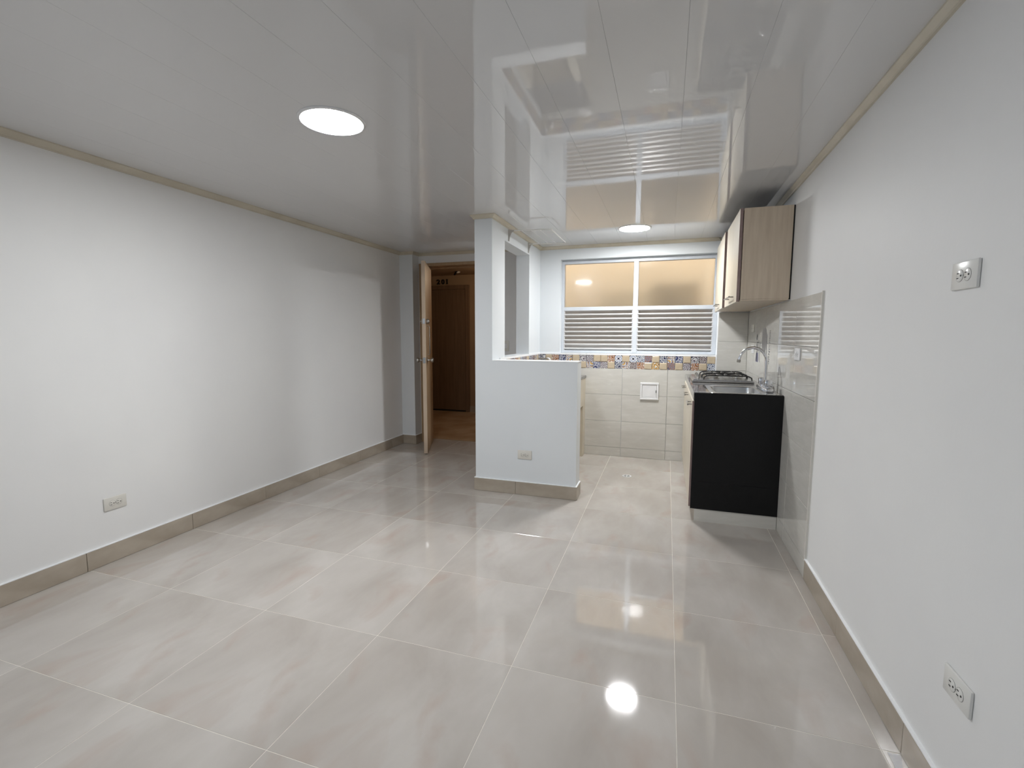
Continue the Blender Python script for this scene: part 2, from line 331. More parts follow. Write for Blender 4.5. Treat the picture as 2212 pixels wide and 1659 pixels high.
# ------------------------------------------------------------------ ceiling of glossy plastic panels
ceiling = struct('ceiling', bx(NB(), XL-.12, XR+.12, YR-.1, YD0+.08, CZ+.011, CZ+.06), M['paint'], 'glossy white plastic panel ceiling')
PW = .2453; k0 = -0.461 - PW*11
pm = None
for k in range(17):
    x0, x1 = k0 + PW*k, k0 + PW*(k+1)
    x0, x1 = max(x0, XL), min(x1, XR)
    if x1 - x0 < .02: continue
    sx = x1-x0-.0005
    if abs(sx - (PW-.0005)) < 1e-5:
        pm = pm or box_mesh('panel', PW-.0005, YK-YR, .010, M['pvc'], .0004); d = pm
    else: d = box_mesh('panel', sx, YK-YR, .010, M['pvc'], .0004)
    piece('panel', d, ceiling, ((x0+x1)/2, (YK+YR)/2, CZ+.005))

# ------------------------------------------------------------------ walls
b = NB()
bx(b, XL-.12, XL, YR, -3.3, 0, CZ+.02); bx(b, XL-.12, XL, -1.5, YD1, 0, CZ+.02); bx(b, XL-.12, XL, -3.3, -1.5, 0, .85); bx(b, XL-.12, XL, -3.3, -1.5, 2.05, CZ+.02)
struct('wall_left', b, M['paint'], 'long white wall on the left')
wall_right = struct('wall_right', bx(NB(), XR, XR+.12, YR-.1, YK+.13, 0, CZ+.02), M['paint'], 'white wall on the right, tiled behind the kitchen')
struct('wall_front', bx(NB(), XL-.12, XR+.12, YR-.1, YR, 0, CZ+.02), M['paint'], 'white wall behind the photographer')
b = NB(); t = .05; wa, wb = -3.3, -1.5
for p, q in ((wa, wa+t), (wb-t, wb), (-2.4-t/2, -2.4+t/2)): bx(b, XL-.09, XL-.04, p, q, .85, 2.05)
for p, q in ((wa+t, -2.4-t/2), (-2.4+t/2, wb-t)):
    bx(b, XL-.09, XL-.04, p, q, .85, .85+t); bx(b, XL-.09, XL-.04, p, q, 2.05-t, 2.05)
struct('added_window', b, M['alu'], 'added white side window frame around the cool fill light')  # unseen window, added to go with the fill light
# partition: pillar, side wall with pass-through opening, half wall
b = NB(); OY0, OY1, OZ0, OZ1 = 3.862, 4.612, 1.083, 2.057
bx(b, PX0, PX1, PY0, OY0, 0, CZ); bx(b, SX0, PX1, OY0, OY1, 0, OZ0); bx(b, SX0, PX1, OY0, OY1, OZ1, CZ); bx(b, SX0, PX1, OY1, YK, 0, CZ)
struct('wall_middle', b, M['coolcast'], 'white pillar and side wall with a tall pass-through opening')
struct('wall_half', bx(NB(), PX1, -.634, PY0, 3.712, 0, 1.068), M['coolcast'], 'low white half wall in front of the kitchen')
struct('trim_1', bx(NB(), PX1-.002, -.631, PY0-.003, 3.715, 1.068, 1.073), M['whitecap'], 'bright white edge along the top of the half wall')
# corner column and entry wall
struct('wall_column', bx(NB(), XL, -2.757, 4.86, YD1, 0, CZ), M['coolcast'], 'narrow white column in the left corner beside the entry door')
b = NB(); DX0, DX1, DZ = -2.72, -1.90, 2.052
bx(b, -2.757, DX0-.03, YD0, YD1, 0, CZ); bx(b, DX1+.03, SX0, YD0, YD1, 0, CZ); bx(b, DX0-.03, DX1+.03, YD0, YD1, DZ+.034, CZ)
struct('wall_entry', b, M['paint'], 'white wall around the entry door')
# kitchen rear wall with the window opening
WX0, WX1, WZ0, WZ1 = -1.095, .458, 1.080, 2.062
b = NB(); YB1 = 5.20
bx(b, SX0, WX0, YK, YB1, 0, CZ+.02); bx(b, WX1, XR, YK, YB1, 0, CZ+.02); bx(b, WX0, WX1, YK, YB1, 0, WZ0); bx(b, WX0, WX1, YK, YB1, WZ1, CZ+.02)
wall_back = struct('wall_back', b, M['coolcast'], 'kitchen rear wall, tiled below the window')
duct = struct('wall_duct', bx(NB(), .462, XR-.0002, 5.0, YK-.0002, 0, CZ), M['paint'], 'boxed tiled strip in the right kitchen corner')
struct('trim_2', bx(NB(), PX1, .462, YK-.013, YK+.02, 1.066, 1.082), M['whitecap'], 'bright white ledge under the kitchen window')
struct('trim_3', bx(NB(), PX1, PX1+.012, 3.72, YK-.013, 1.066, 1.083), M['whitecap'], 'bright white ledge along the side wall')

# wall tiles: rear wall, duct, right wall
tm = {}
def wtile(parent, name, m, x0, x1, y0, y1, z0, z1, j=.0024):
    """a tile slab; the thin axis is the one under 2 cm"""
    d = [x1-x0, y1-y0, z1-z0]
    d = [v if v < .02 else v - j for v in d]
    k = tuple(round(v, 3) for v in d) + (m.name,)
    if k not in tm: tm[k] = box_mesh(name, d[0], d[1], d[2], m, .0012)
    return piece(name, tm[k], parent, ((x0+x1)/2, (y0+y1)/2, (z0+z1)/2))
TH = .009
rows = [(0, .095), (.095, .374), (.374, .655), (.655, .930)]
vx = [-1.316, -.876, -.430, .017, .460]
for (z0, z1) in rows:
    for a, c in zip(vx, vx[1:]): wtile(wall_back, 'wall_tile', M['walltile'], a, c, YK-TH, YK, z0, z1)
rrows = rows[:3] + [(.655, .937), (.937, 1.213), (1.213, 1.490)]
for (z0, z1) in rrows:
    wtile(duct, 'wall_tile', M['walltile'], .462, XR-.009, 5.0-TH, 5.0, z0, z1)
vy = [4.99, 4.58, 4.13, 3.68, 3.23, 2.755]
for r_, (z0, z1) in enumerate(rrows):
    for a, c in zip(vy, vy[1:]): wtile(wall_right, 'wall_tile', M['walltile'], XR-TH, XR, c, a, z0, z1)
struct('trim_4', bx(NB(), XR-TH-.001, XR, 2.747, 2.755, .097, 1.494), M['cream'], 'thin pale edge strip ending the wall tiles')
struct('trim_5', bx(NB(), .455, .462, 5.0-TH, YK, 0.88, 1.082), M['whitecap'], 'thin white corner edge beside the mosaic band')
# mosaic band under the window and along the side wall
r1 = 'DbOBYbPGbbORbRSKbDYBbPQb'
r2s = 'bKbBDbbYBGbDYQObAbKbGObS'
MS = .0741; x_end = .4535
def pillow(m):
    b = bx(NB(), -MS/2+.0012, MS/2-.0012, -.005, .005, -.0345, .0345, .0)
    fs = [f for f in b.faces if f.normal.y < -.9]
    r = bmesh.ops.inset_individual(b, faces=fs, thickness=.010, depth=.0)
    for f in fs:
        for v in f.verts: v.co.y -= .004
    return me(b, 'mosaic_tile', m)
mmesh = {}
for k in O:
    mmesh[k] = pillow(O[k]) if k == 'b' else me(bx(NB(), -MS/2+.0012, MS/2-.0012, -.005, .005, -.0345, .0345, .0008), 'mosaic_tile', O[k])
for row, zc in ((r1, 1.031), (r2s, .9615)):
    for k, ch in enumerate(row):
        xc = x_end - MS*(len(row)-k) + MS/2
        if xc < PX1 + .02: continue
        piece('mosaic_tile', mmesh[ch], wall_back, (xc, YK-.005, zc), (0, random.choice((0, PI/2, PI, -PI/2)) if ch not in 'bR' else 0, 0))
side_m = bpy.data.objects['wall_middle']
for row, zc in (('PbYKGBbQDSbOPGbKYb', 1.031), ('bGDbOPbYBbSKQbPDbG', .9615)):
    for k, ch in enumerate(row):
        yc = YK - .014 - MS*(k+.5)
        if yc < 3.75: break
        piece('mosaic_tile', mmesh[ch], side_m, (PX1+.005, yc, zc), (0, 0, PI/2))

# ------------------------------------------------------------------ skirting and cornices
def skirting(name, runs, label):
    """runs: (axis, fixed, a0, a1, outward, joint offset) -> a structure with tile pieces and a white top edge"""
    root = None
    for (ax, f, a0, a1, out, off) in runs:
        cap = NB()
        lo_, hi = (f, f+out*.011) if out > 0 else (f+out*.011, f)
        if ax == 'y': bx(cap, lo_, hi, a0, a1, .104, .1085)
        else: bx(cap, a0, a1, lo_, hi, .104, .1085)
        if root is None: root = struct(name, cap, M['whitecap'], label)
        else: obj('top_edge', cap, M['whitecap'], root)
        cutp = sorted({a0, a1} | {off + .6*n for n in range(-16, 14) if a0 + .01 < off + .6*n < a1 - .01})
        for p0, p1 in zip(cutp, cutp[1:]):
            if ax == 'y': wtile(root, 'skirting_tile', M['skirt'], lo_, hi, p0, p1, 0, .104, .002)
            else: wtile(root, 'skirting_tile', M['skirt'], p0, p1, lo_, hi, 0, .104, .002)
    return root
skirting('baseboard_left', [('y', XL, YR, 4.86, 1, 2.82), ('x', 4.86, XL+.011, -2.757, -1, -9), ('y', -2.757, 4.849, YD0, 1, -9)], 'taupe tile skirting along the left wall')
skirting('baseboard_right', [('y', XR, YR, 2.747, -1, 2.236)], 'taupe tile skirting along the right wall')
skirting('baseboard_half', [('x', PY0, PX0-.011, -.623, -1, -1.119), ('y', -.634, PY0, 3.712, 1, -9), ('y', PX0, PY0, YD0, -1, 4.15)], 'taupe tile skirting around the half wall')
skirting('baseboard_front', [('x', YR, XL+.011, XR-.011, 1, -1.1)], 'taupe tile skirting behind the photographer')
n_trim = [5]
def cornice(ax, f, a0, a1, out, wd=.042, m0=0, m1=0):
    """cream moulding; m0, m1 mitre the ends outwards (+1) or inwards (-1)"""
    n_trim[0] += 1
    prof = [(0, CZ), (out*wd, CZ), (out*wd, CZ-.006), (out*.012, CZ-.024), (out*.010, CZ-.031), (0, CZ-.031)]
    b = NB(); A, B_ = [], []
    for d, z in prof:
        s0, s1 = a0 - m0*abs(d), a1 + m1*abs(d)
        A.append(b.verts.new((f+d, s0, z) if ax == 'y' else (s0, f+d, z))); B_.append(b.verts.new((f+d, s1, z) if ax == 'y' else (s1, f+d, z)))
    n = len(prof)
    for k in range(n): b.faces.new((A[k], A[(k+1) % n], B_[(k+1) % n], B_[k]))
    b.faces.new(A[::-1]); b.faces.new(B_)
    return struct('trim_%d' % n_trim[0], b, M['cornice'], 'cream plastic cornice along the ceiling edge')
cornice('y', XL, YR, 4.86, 1, .046, 0, -1)
cornice('x', 4.86, XL, -2.757, -1, .03, -1, 1)
cornice('y', -2.757, 4.86, YD0, 1, .03, 1, -1)
cornice('x', YD0, -2.757, PX0, -1, .03, -1, -1)
cornice('y', PX0, PY0, YD0, -1, .03, 1, -1)
cornice('x', PY0, PX0, PX1, -1, .03, 1, 1)
cornice('y', PX1, PY0, YK, 1, .03, 1, -1)
cornice('x', YK, PX1, .462, -1, .03, -1, -1)
cornice('y', XR, YR, 5.0, -1, .026, 0, 0)

# ------------------------------------------------------------------ kitchen window
WY = 5.14
wf = NB(); fx0, fx1, fz0, fz1 = -1.0945, .4575, 1.0825, 2.0605
bx(wf, fx0, fx0+.028, WY-.03, WY+.03, fz0, fz1, .002); bx(wf, fx1-.036, fx1, WY-.03, WY+.03, fz0, fz1, .002)
bx(wf, fx0, fx1, WY-.029, WY+.029, fz0, fz0+.0275, .002); bx(wf, fx0, fx1, WY-.029, WY+.029, fz1-.038, fz1, .002)
bx(wf, fx0, fx1, WY-.027, WY+.027, 1.532, 1.571, .002)
win = struct('window_1', wf, M['alu'], 'kitchen window with two glass panes above louvred vents')
obj('mullion', bx(NB(), -.347, -.299, WY-.034, WY+.032, fz0+.01, fz1-.01, .003), M['alu'], win)
for a, c in ((fx0+.028, -.347), (-.299, fx1-.036)):
    piece('pane', me(bx(NB(), -(c-a)/2, (c-a)/2, -.002, .002, -.2255, .2255), 'pane', M['glass']), win, ((a+c)/2, WY+.004, 1.7965))
    sl = NB(); L_ = (c-a)
    # louvre blade: rounded lip at the front, blade falling to the outside
    prof = [(-.026, .000), (-.0255, -.007), (-.021, -.011), (-.016, -.009), (.022, -.046), (.025, -.044), (-.012, .002), (-.016, .006), (-.022, .006)]
    prism(sl, prof, 'x', -L_/2, L_/2); dm = me(sl, 'slat', M['slat'])
    for k in range(-1, 9): piece('slat', dm, win, ((a+c)/2, WY, 1.494 - .0452*k))
    for s in (a+.004, c-.004): obj('slat_holder', bx(NB(), s-.004, s+.004, WY-.02, WY+.03, fz0+.02, 1.535), M['slat'], win)
bw = NB(); bx(bw, -1.75, 1.0, 6.15, 6.25, -.2, 4.0); bx(bw, -1.75, -1.62, YB1, 6.15, -.2, 4.0); bx(bw, .9, 1.0, YB1, 6.15, -.2, 4.0); bx(bw, -1.75, 1.0, YB1, YB1+.05, CZ+.1, 4.0)
struct('wall_outside', bw, M['well'], 'beige plaster wall of the light well outside the window')
struct('trim_20', bx(NB(), -.20, .32, 6.13, 6.15, .2, 1.90, .004), M['wellpatch'], 'added grey panel on the light well wall, seen blurred through the glass')  # panel added to give the blurred grey patch in the pane
struct('trim_22', bx(NB(), -.78, -.20, 6.135, 6.15, .2, 1.84, .004), M['wellpale'], 'added pale grey panel beside the darker one on the light well wall')  # second added panel, for the fainter side of that patch
struct('floor_outside', bx(NB(), -1.75, 1.0, YB1, 6.25, -.3, -.2), M['wellpatch'], 'floor of the light well')

# ------------------------------------------------------------------ entry door
fr = NB()
bx(fr, DX0-.03, DX0, YD0-.008, YD1, 0, DZ+.034, .002); bx(fr, DX1, DX1+.03, YD0-.008, YD1, 0, DZ+.034, .002); bx(fr, DX0-.03, DX1+.03, YD0-.010, YD1, DZ, DZ+.034, .002)
bx(fr, DX0, DX1, YD1-.03, YD1, DZ-.012, DZ, .001)
d1 = struct('door_1', fr, M['jamb'], 'open honey-coloured entry door seen nearly edge-on in its frame')
hx, hy = -2.690, 5.135; ex, ey = -2.408, 4.456
ang = math.atan2(ey-hy, ex-hx); LW = math.hypot(ex-hx, ey-hy)
leaf = bpy.data.objects.new('leaf', me(bx(NB(), 0, LW-.003, -.019, .019, .012, 2.028), 'leaf', M['doorwood'])); COL.objects.link(leaf)
leaf.parent = d1; leaf.location = (hx, hy, 0); leaf.rotation_euler = (0, 0, ang)
def lp(name, bm, m, smooth=True): return obj(name, bm, m, leaf, smooth, local=True)
lp('edge_strip', bx(NB(), LW-.003, LW, -.019, .019, .012, 2.028), M['dooredge'], False)
KX = LW - .062
for s in (-1, 1):
    lp('knob', lathe(NB(), [(.030, 0), (.031, .004), (.024, .008), (.010, .012), (.009, .032), (.018, .038), (.025, .048), (.027, .058), (.024, .068), (.014, .074), (.002, .076)], (KX, s*.019, 1.006), (0, s, 0), 20), M['nickel'])
lp('deadbolt', lathe(NB(), [(.026, 0), (.028, .004), (.027, .024), (.022, .030), (.010, .031), (.010, .034), (.001, .035)], (KX, .019, 1.412), (0, 1, 0), 20), M['nickel'])
lp('deadbolt', lathe(NB(), [(.026, 0), (.027, .006), (.020, .014), (.006, .016), (.005, .028), (.001, .030)], (KX, -.019, 1.412), (0, -1, 0), 20), M['nickel'])
lp('latch_plate', bx(NB(), LW-.001, LW+.0025, -.012, .012, .975, 1.035, .001), M['steel'], False)
lp('latch_plate', bx(NB(), LW-.001, LW+.0025, -.013, .013, 1.385, 1.440, .001), M['steel'], False)
pb = NB(); px_ = LW-.16; tube(pb, [(px_, .019, 1.365), (px_, .040, 1.365), (px_, .042, 1.35), (px_, .042, 1.075), (px_, .040, 1.06), (px_, .019, 1.06)], .006, 8)
lp('pull_bar', pb, M['nickel'])
for z in (.25, 1.02, 1.8): lp('hinge', tube(NB(), [(.002, -.021, z), (.002, -.021, z+.09)], .006, 8), M['nickel'])
struct('trim_21', bx(NB(), DX0, DX1, YD1-.012, YD1+.03, -.02, .003, .001), M['skirt'], 'dark threshold strip under the entry door')

# ------------------------------------------------------------------ outside corridor
YC = 7.24
struct('floor_corridor', bx(NB(), -5.0, -1.78, YD1+.03, YC, -.06, -.004), M['corrfloor'], 'warm brown corridor floor beyond the entry door')
struct('ceiling_corridor', bx(NB(), -5.0, -1.78, YD1, YC, 2.24, 2.3), M['corrwall'], 'dim corridor ceiling')
struct('wall_corridor', bx(NB(), -5.0, -1.78, YC, YC+.1, -.05, 2.3), M['corrwall'], 'dim tan corridor wall')
b = NB(); bx(b, -5.1, -5.0, YD1, YC, -.05, 2.3); bx(b, -1.86, -1.78, YD1+.001, YC, -.05, 2.3); bx(b, -5.0, XL-.12, YD1-.1, YD1, -.05, 2.3)
struct('wall_corridor_side', b, M['corrwall'], 'side walls of the corridor')
struct('baseboard_corridor', bx(NB(), -3.074, -1.87, YC-.012, YC, -.004, .10), M['skirt'], 'tile skirting of the corridor')
fr = NB(); bx(fr, -3.141, -3.075, YC-.03, YC, -.004, 2.078, .002); bx(fr, -4.06, -3.99, YC-.03, YC, -.004, 2.078, .002); bx(fr, -3.99, -3.141, YC-.03, YC, 2.013, 2.078, .002)
d2 = struct('door_2', fr, M['corrdoor'], 'closed dark brown door across the corridor')
obj('leaf', bx(NB(), -3.986, -3.146, YC-.018, YC-.002, .022, 2.009, .002), M['corrdoor'], d2)
obj('gap', bx(NB(), -3.986, -3.146, YC-.012, YC-.002, -.003, .020), M['dark'], d2)  # dark strip stands for the shade under the leaf
dn = thing('door_number', 'black raised numerals 201 on the corridor wall above the brown door', 'sign', (-3.555, YC, 2.10))
def digit(ch, x0, wd, hgt):
    c = bpy.data.curves.new('digit', 'FONT'); c.body = ch; c.size = 1.0; c.extrude = .05; c.offset = .028
    o = bpy.data.objects.new('digit', c); COL.objects.link(o)
    bpy.context.view_layer.update()
    xs_ = [v[0] for v in o.bound_box]; ys_ = [v[1] for v in o.bound_box]
    sxx = wd/(max(xs_)-min(xs_)); syy = hgt/(max(ys_)-min(ys_))
    dg = bpy.context.evaluated_depsgraph_get(); m_ = bpy.data.meshes.new_from_object(o.evaluated_get(dg))
    bpy.data.objects.remove(o)
    for v in m_.vertices:
        x, y, z = v.co; v.co = ((x-min(xs_))*sxx, -z*.1, (y-min(ys_))*syy)
    if ch == '1':                                        # slab foot and flag as on the real numeral
        bb = NB(); bb.from_mesh(m_); bx(bb, -.005, wd+.005, -.005, .005, 0, .009); bx(bb, -.006, 0, -.005, .005, .066, .080); m_ = bpy.data.meshes.new('digit'); bb.to_mesh(m_); bb.free()
    m_.materials.clear(); m_.materials.append(M['digit'])
    q = bpy.data.objects.new('digit', m_); COL.objects.link(q); q.parent = dn; q.location = (x0+3.555, -.006, 0)
digit('2', -3.656, .060, .080); digit('0', -3.570, .056, .080); digit('1', -3.480, .020, .080)
cl = thing('corridor_lamp', 'small unlit lamp holder on the dim corridor ceiling', 'lamp', (-3.10, 6.80, 2.24))
obj('socket', tube(NB(), [(-3.10, 6.80, 2.24), (-3.13, 6.84, 2.222), (-3.175, 6.89, 2.205)], [.019, .018, .016], 12), M['iron'], cl, True)
obj('shade', lathe(NB(), [(.014, 0), (.020, .008), (.030, .020), (.020, .025)], (-3.075, 6.80, 2.24), (.3, -.1, -1), 16), M['cream'], cl, True)

# ------------------------------------------------------------------ ceiling lights
def ceiling_light(loc, label, m):
    t = thing('ceiling_light', label, 'ceiling light', loc, 0, 'round recessed ceiling lights')
    obj('rim', lathe(NB(), [(.127, -.0005), (.127, -.004), (.131, -.008), (.138, -.007), (.142, -.003), (.142, 0)], seg=48), M['plastic'], t, True, local=True)
    obj('diffuser', lathe(NB(), [(.001, -.0052), (.1265, -.0050), (.1265, -.001)], seg=48), m, t, False, local=True)
    return t
ceiling_light((-1.425, 1.838, CZ), 'large round glowing ceiling light over the living area, upper left', M['lamp'])
ceiling_light((-.302, 4.375, CZ), 'smaller-looking round glowing ceiling light in the kitchen before the window', M['lampk'])

# ------------------------------------------------------------------ sockets and switches
def plate_bm(wd, h, th=.008): return bx(NB(), -wd/2, wd/2, -th, 0, -h/2, h/2, .0035, 2)
def outlet(label, loc, rz, m, flip=1):
    t = thing('power_outlet', label, 'outlet', loc, rz, 'double power outlets')
    obj('cover_plate', plate_bm(.116, .072), m, t, True, local=True)
    for s in (-1, 1):
        r_ = obj('receptacle', lathe(NB(), [(.0158, 0), (.0158, .0012), (.0148, .0018), (.001, .0018)], (s*.0172, -.0075, 0), (0, -1, 0), 24), m, t, True, local=True)
        sl = NB()
        for dz in (-.0062, .0062): bx(sl, s*.0172-.0065*flip-.0035, s*.0172-.0065*flip+.0035, -.0102, -.0085, dz-.0011, dz+.0011)
        lathe(sl, [(.0026, 0), (.0026, .002)], (s*.0172+.0075*flip, -.0083, 0), (0, -1, 0), 10)
        obj('slots', sl, M['slot'], r_, False, local=True)
        obj('surround', lathe(NB(), [(.0164, 0), (.0164, .0007), (.0159, .0007), (.0159, 0)], (s*.0172, -.0078, 0), (0, -1, 0), 24), M['slotgrey'], t, False, local=True)
    obj('screw', lathe(NB(), [(.0026, 0), (.0022, .0012), (.0005, .0014)], (0, -.008, 0), (0, -1, 0), 10), M['slotgrey'], t, True, local=True)
    return t
outlet('cream double outlet low on the left wall above the skirting', (XL, 1.782, .331), PI/2, M['cream'])
outlet('cream double outlet low on the front of the half wall', (-1.044, PY0, .327), 0, M['cream'])
outlet('pale double outlet at eye height on the right wall', (XR, 1.556, 1.429), -PI/2, M['ivory'])
outlet('pale double outlet low on the right wall near the skirting', (XR, 1.413, .381), -PI/2, M['ivory'])
outlet('white double outlet on the tiled wall beside the sink faucet', (XR-TH, 3.136, 1.165), -PI/2, M['plastic'])
def switch(label, loc, rz, wd, h, blank, m):
    t = thing('wall_switch', label, 'switch', loc, rz, 'switch plates')
    obj('cover_plate', plate_bm(wd, h), m, t, True, local=True)
    if not blank:
        obj('rocker', bx(NB(), -wd*.18, wd*.18, -.0115, -.007, -h*.22, h*.22, .0015), M['plastic'], t, False, local=True)
    else:
        for s in (-1, 1): obj('screw', lathe(NB(), [(.003, 0), (.0025, .001), (.0005, .0012)], (s*wd*.36, -.008, 0), (0, -1, 0), 10), M['slotgrey'], t, True, local=True)
    return t
switch('pale blank cover plate on the tiles under the wall cabinet, upper of two', (XR-TH, 4.705, 1.335), -PI/2, .118, .068, True, M['cream'])
switch('white switch plate on the tiles behind the faucet spout, lower of two', (XR-TH, 4.66, 1.151), -PI/2, .118, .068, False, M['plastic'])
switch('cream switch plate seen through the pass-through opening', (-1.692, YD0, 1.151), 0, .072, .118, False, M['cream'])

# ------------------------------------------------------------------ wall cabinet
UX, UY0, UY1, UZ0, UZ1 = .443, 3.447, 4.975, 1.497, 2.082
uc = thing('wall_cabinet', 'light oak wall cabinet hung over the cooktop on the right', 'cabinet', (.58, 4.2, UZ0))
obj('side_panel', bx(NB(), UX, .724, UY0, UY0+.016, UZ0+.010, UZ1, .001), M['oak'], uc)
obj('side_panel', bx(NB(), UX, .722, UY1-.016, UY1, UZ0+.010, UZ1, .001), M['oak'], uc)
obj('bottom_panel', bx(NB(), UX, .722, UY0, UY1, UZ0, UZ0+.0095, .001), M['oak'], uc)
obj('top_panel', bx(NB(), UX+.002, .722, UY0+.017, UY1-.017, UZ1-.020, UZ1-.003), M['dark'], uc, label='top panel coloured near-black as shade')  # near-black colour imitates the shade on top of the cabinet
obj('back_panel', bx(NB(), .715, .722, UY0+.017, UY1-.017, UZ0+.011, UZ1-.021), M['oak'], uc)
obj('shelf', bx(NB(), UX+.03, .714, UY0+.017, UY1-.017, 1.78, 1.795), M['oak'], uc)
obj('divider', bx(NB(), UX, .714, 4.135, 4.150, UZ0+.011, UZ1-.021), M['oakedge'], uc)
obj('gap_shade', bx(NB(), .7245, .7325, UY0+.004, UY0+.012, UZ0+.005, UZ1), M['dark'], uc, label='dark strip painted as shade between the cabinet and the wall')  # solid strip; its darkness stands for shade between cabinet and wall
def bar_handle(parent, x, y0, y1, z, xdoor, local=False):
    b = NB(); tube(b, [(x, y0-.012, z), (x, y1+.012, z)], .0055, 10)
    for y in (y0+.012, y1-.012): tube(b, [(x, y, z), (xdoor, y, z)], .0045, 8)
    return obj('handle', b, M['nickel'], parent, True, local=local)
# near door, closed
dA = obj('door', bx(NB(), .420, .4385, UY0+.006, 4.130, UZ0-.006, UZ1+.002, .001), M['oakpale'], uc)
obj('edge_band', bx(NB(), .4205, .4385, UY0+.0045, UY0+.006, UZ0-.005, UZ1+.001), M['oakedge'], dA)
bar_handle(dA, .392, 3.60, 3.86, 1.535, .421)
# far door, slightly ajar at its near edge
dB = bpy.data.objects.new('door', me(bx(NB(), 0, .0185, -.765, 0, UZ0-.006, UZ1+.002, .001), 'door', M['oakpale'])); COL.objects.link(dB)
dB.parent = uc; dB.matrix_parent_inverse = world_of(uc).inverted(); dB.location = (.4215, 4.955, 0); dB.rotation_euler = (0, 0, -math.radians(.95))
obj('edge_band', bx(NB(), .0005, .0185, -.7665, -.765, UZ0-.005, UZ1+.001), M['oakedge'], dB, local=True)
bar_handle(dB, -.028, -.50, -.28, 1.535, .001, local=True)

# ------------------------------------------------------------------ base cabinet, worktop
BX, BY0, BZ0, BZ1 = .196, 3.42, .088, .842
T0, T1 = .872, .890
bc = thing('base_cabinet', 'kitchen base cabinet with black end panel under the granite worktop', 'cabinet', (.46, 4.2, 0))
obj('end_panel', bx(NB(), .189, .7235, BY0-.016, BY0, BZ0+.19, T1-.003), M['black'], bc, label='large black end panel')
obj('end_panel', bx(NB(), .189, .7235, BY0-.016, BY0, BZ0, BZ0+.1893), M['black'], bc, label='lower black end panel below a fine seam')
obj('bottom_panel', bx(NB(), BX, .722, BY0, 4.985, BZ0, BZ0+.016), M['oakpale'], bc)
obj('back_panel', bx(NB(), .712, .722, BY0, 4.985, BZ0+.017, .70), M['oakpale'], bc)
for y in (3.421, 4.969): obj('side_panel', bx(NB(), BX, .711, y, y+.015, BZ0+.017, .838), M['oakpale'], bc)
for y in (4.10,): obj('divider', bx(NB(), BX, .711, y-.008, y+.008, BZ0+.017, .70), M['oakpale'], bc)
obj('front_rail', bx(NB(), BX, .204, 3.437, 4.968, .75, .838), M['oakpale'], bc)
obj('plinth', bx(NB(), .216, .722, BY0-.010, 4.985, 0, BZ0-.001), M['walltile'], bc, label='tiled plinth')
seams = [3.428, 3.655, 4.295, 4.970]
for n, (a, c) in enumerate(zip(seams, seams[1:])):
    dr = obj('door', bx(NB(), .1775, .195, a+.0025, c-.0025, BZ0+.004, BZ1-.012, .001), M['oakpale'], bc)
    if n == 0: obj('edge_band', bx(NB(), .178, .195, a+.001, a+.0025, BZ0+.006, BZ1-.014), M['oakedge'], dr)
    h0, h1 = ((3.470, 3.620), (4.03, 4.20), (4.58, 4.74))[n]
    bar_handle(dr, .150, h0, h1, .800, .178)
wt = NB(); T0, T1 = .872, .890
SKX0, SKX1, SKY0, SKY1 = .322, .622, 3.478, 3.882      # sink cut-out
bx(wt, .187, SKX0, BY0+.0006, 4.988, T0, T1); bx(wt, SKX1, .7235, BY0+.0006, 4.988, T0, T1)
bx(wt, SKX0, SKX1, BY0+.0006, SKY0, T0, T1); bx(wt, SKX0, SKX1, SKY1, 4.988, T0, T1)
wtop = tag(obj('worktop', wt, M['granite']), 'polished dark granite worktop along the right wall', 'worktop')
obj('apron', bx(NB(), .184, .1865, BY0+.001, 4.988, .834, T1, .0005), M['apron'], wtop, label='polished front edge painted paler for its reflection')

# sink
sk = thing('kitchen_sink', 'stainless steel sink bowl set into the granite worktop', 'sink', (.47, 3.68, T1))
b = NB(); ox0, ox1, oy0, oy1, zr = .286, .686, 3.405, 3.945, T1+.0035
def ring(x0, x1, y0, y1, z, r=.03, n=5):
    out = []
    for (cx, cy_, a0) in ((x1-r, y1-r, 0), (x0+r, y1-r, PI/2), (x0+r, y0+r, PI), (x1-r, y0+r, 1.5*PI)):
        for k in range(n): a = a0 + PI/2*k/(n-1); out.append(b.verts.new((cx+r*math.cos(a), cy_+r*math.sin(a), z)))
    return out
rings = [ring(ox0, ox1, oy0, oy1, T1+.0005, .03), ring(ox0+.003, ox1-.003, oy0+.003, oy1-.003, zr, .03), ring(ox0+.028, ox1-.062, oy0+.028, oy1-.028, zr, .04),
         ring(ox0+.038, ox1-.072, oy0+.076, oy1-.066, zr-.006, .05), ring(ox0+.05, ox1-.082, oy0+.09, oy1-.08, zr-.12, .05), ring(ox0+.06, ox1-.092, oy0+.10, oy1-.09, zr-.135, .045)]
for A, B_ in zip(rings, rings[1:]):
    n = len(A)
    for k in range(n): b.faces.new((A[k], A[(k+1) % n], B_[(k+1) % n], B_[k]))
b.faces.new(rings[-1])
obj('basin', b, M['steel'], sk, True)
obj('drain', lathe(NB(), [(.03, 0), (.03, .003), (.022, .002), (.001, .002)], (.465, 3.69, zr-.135), (0, 0, 1), 20), M['chrome'], sk, True)
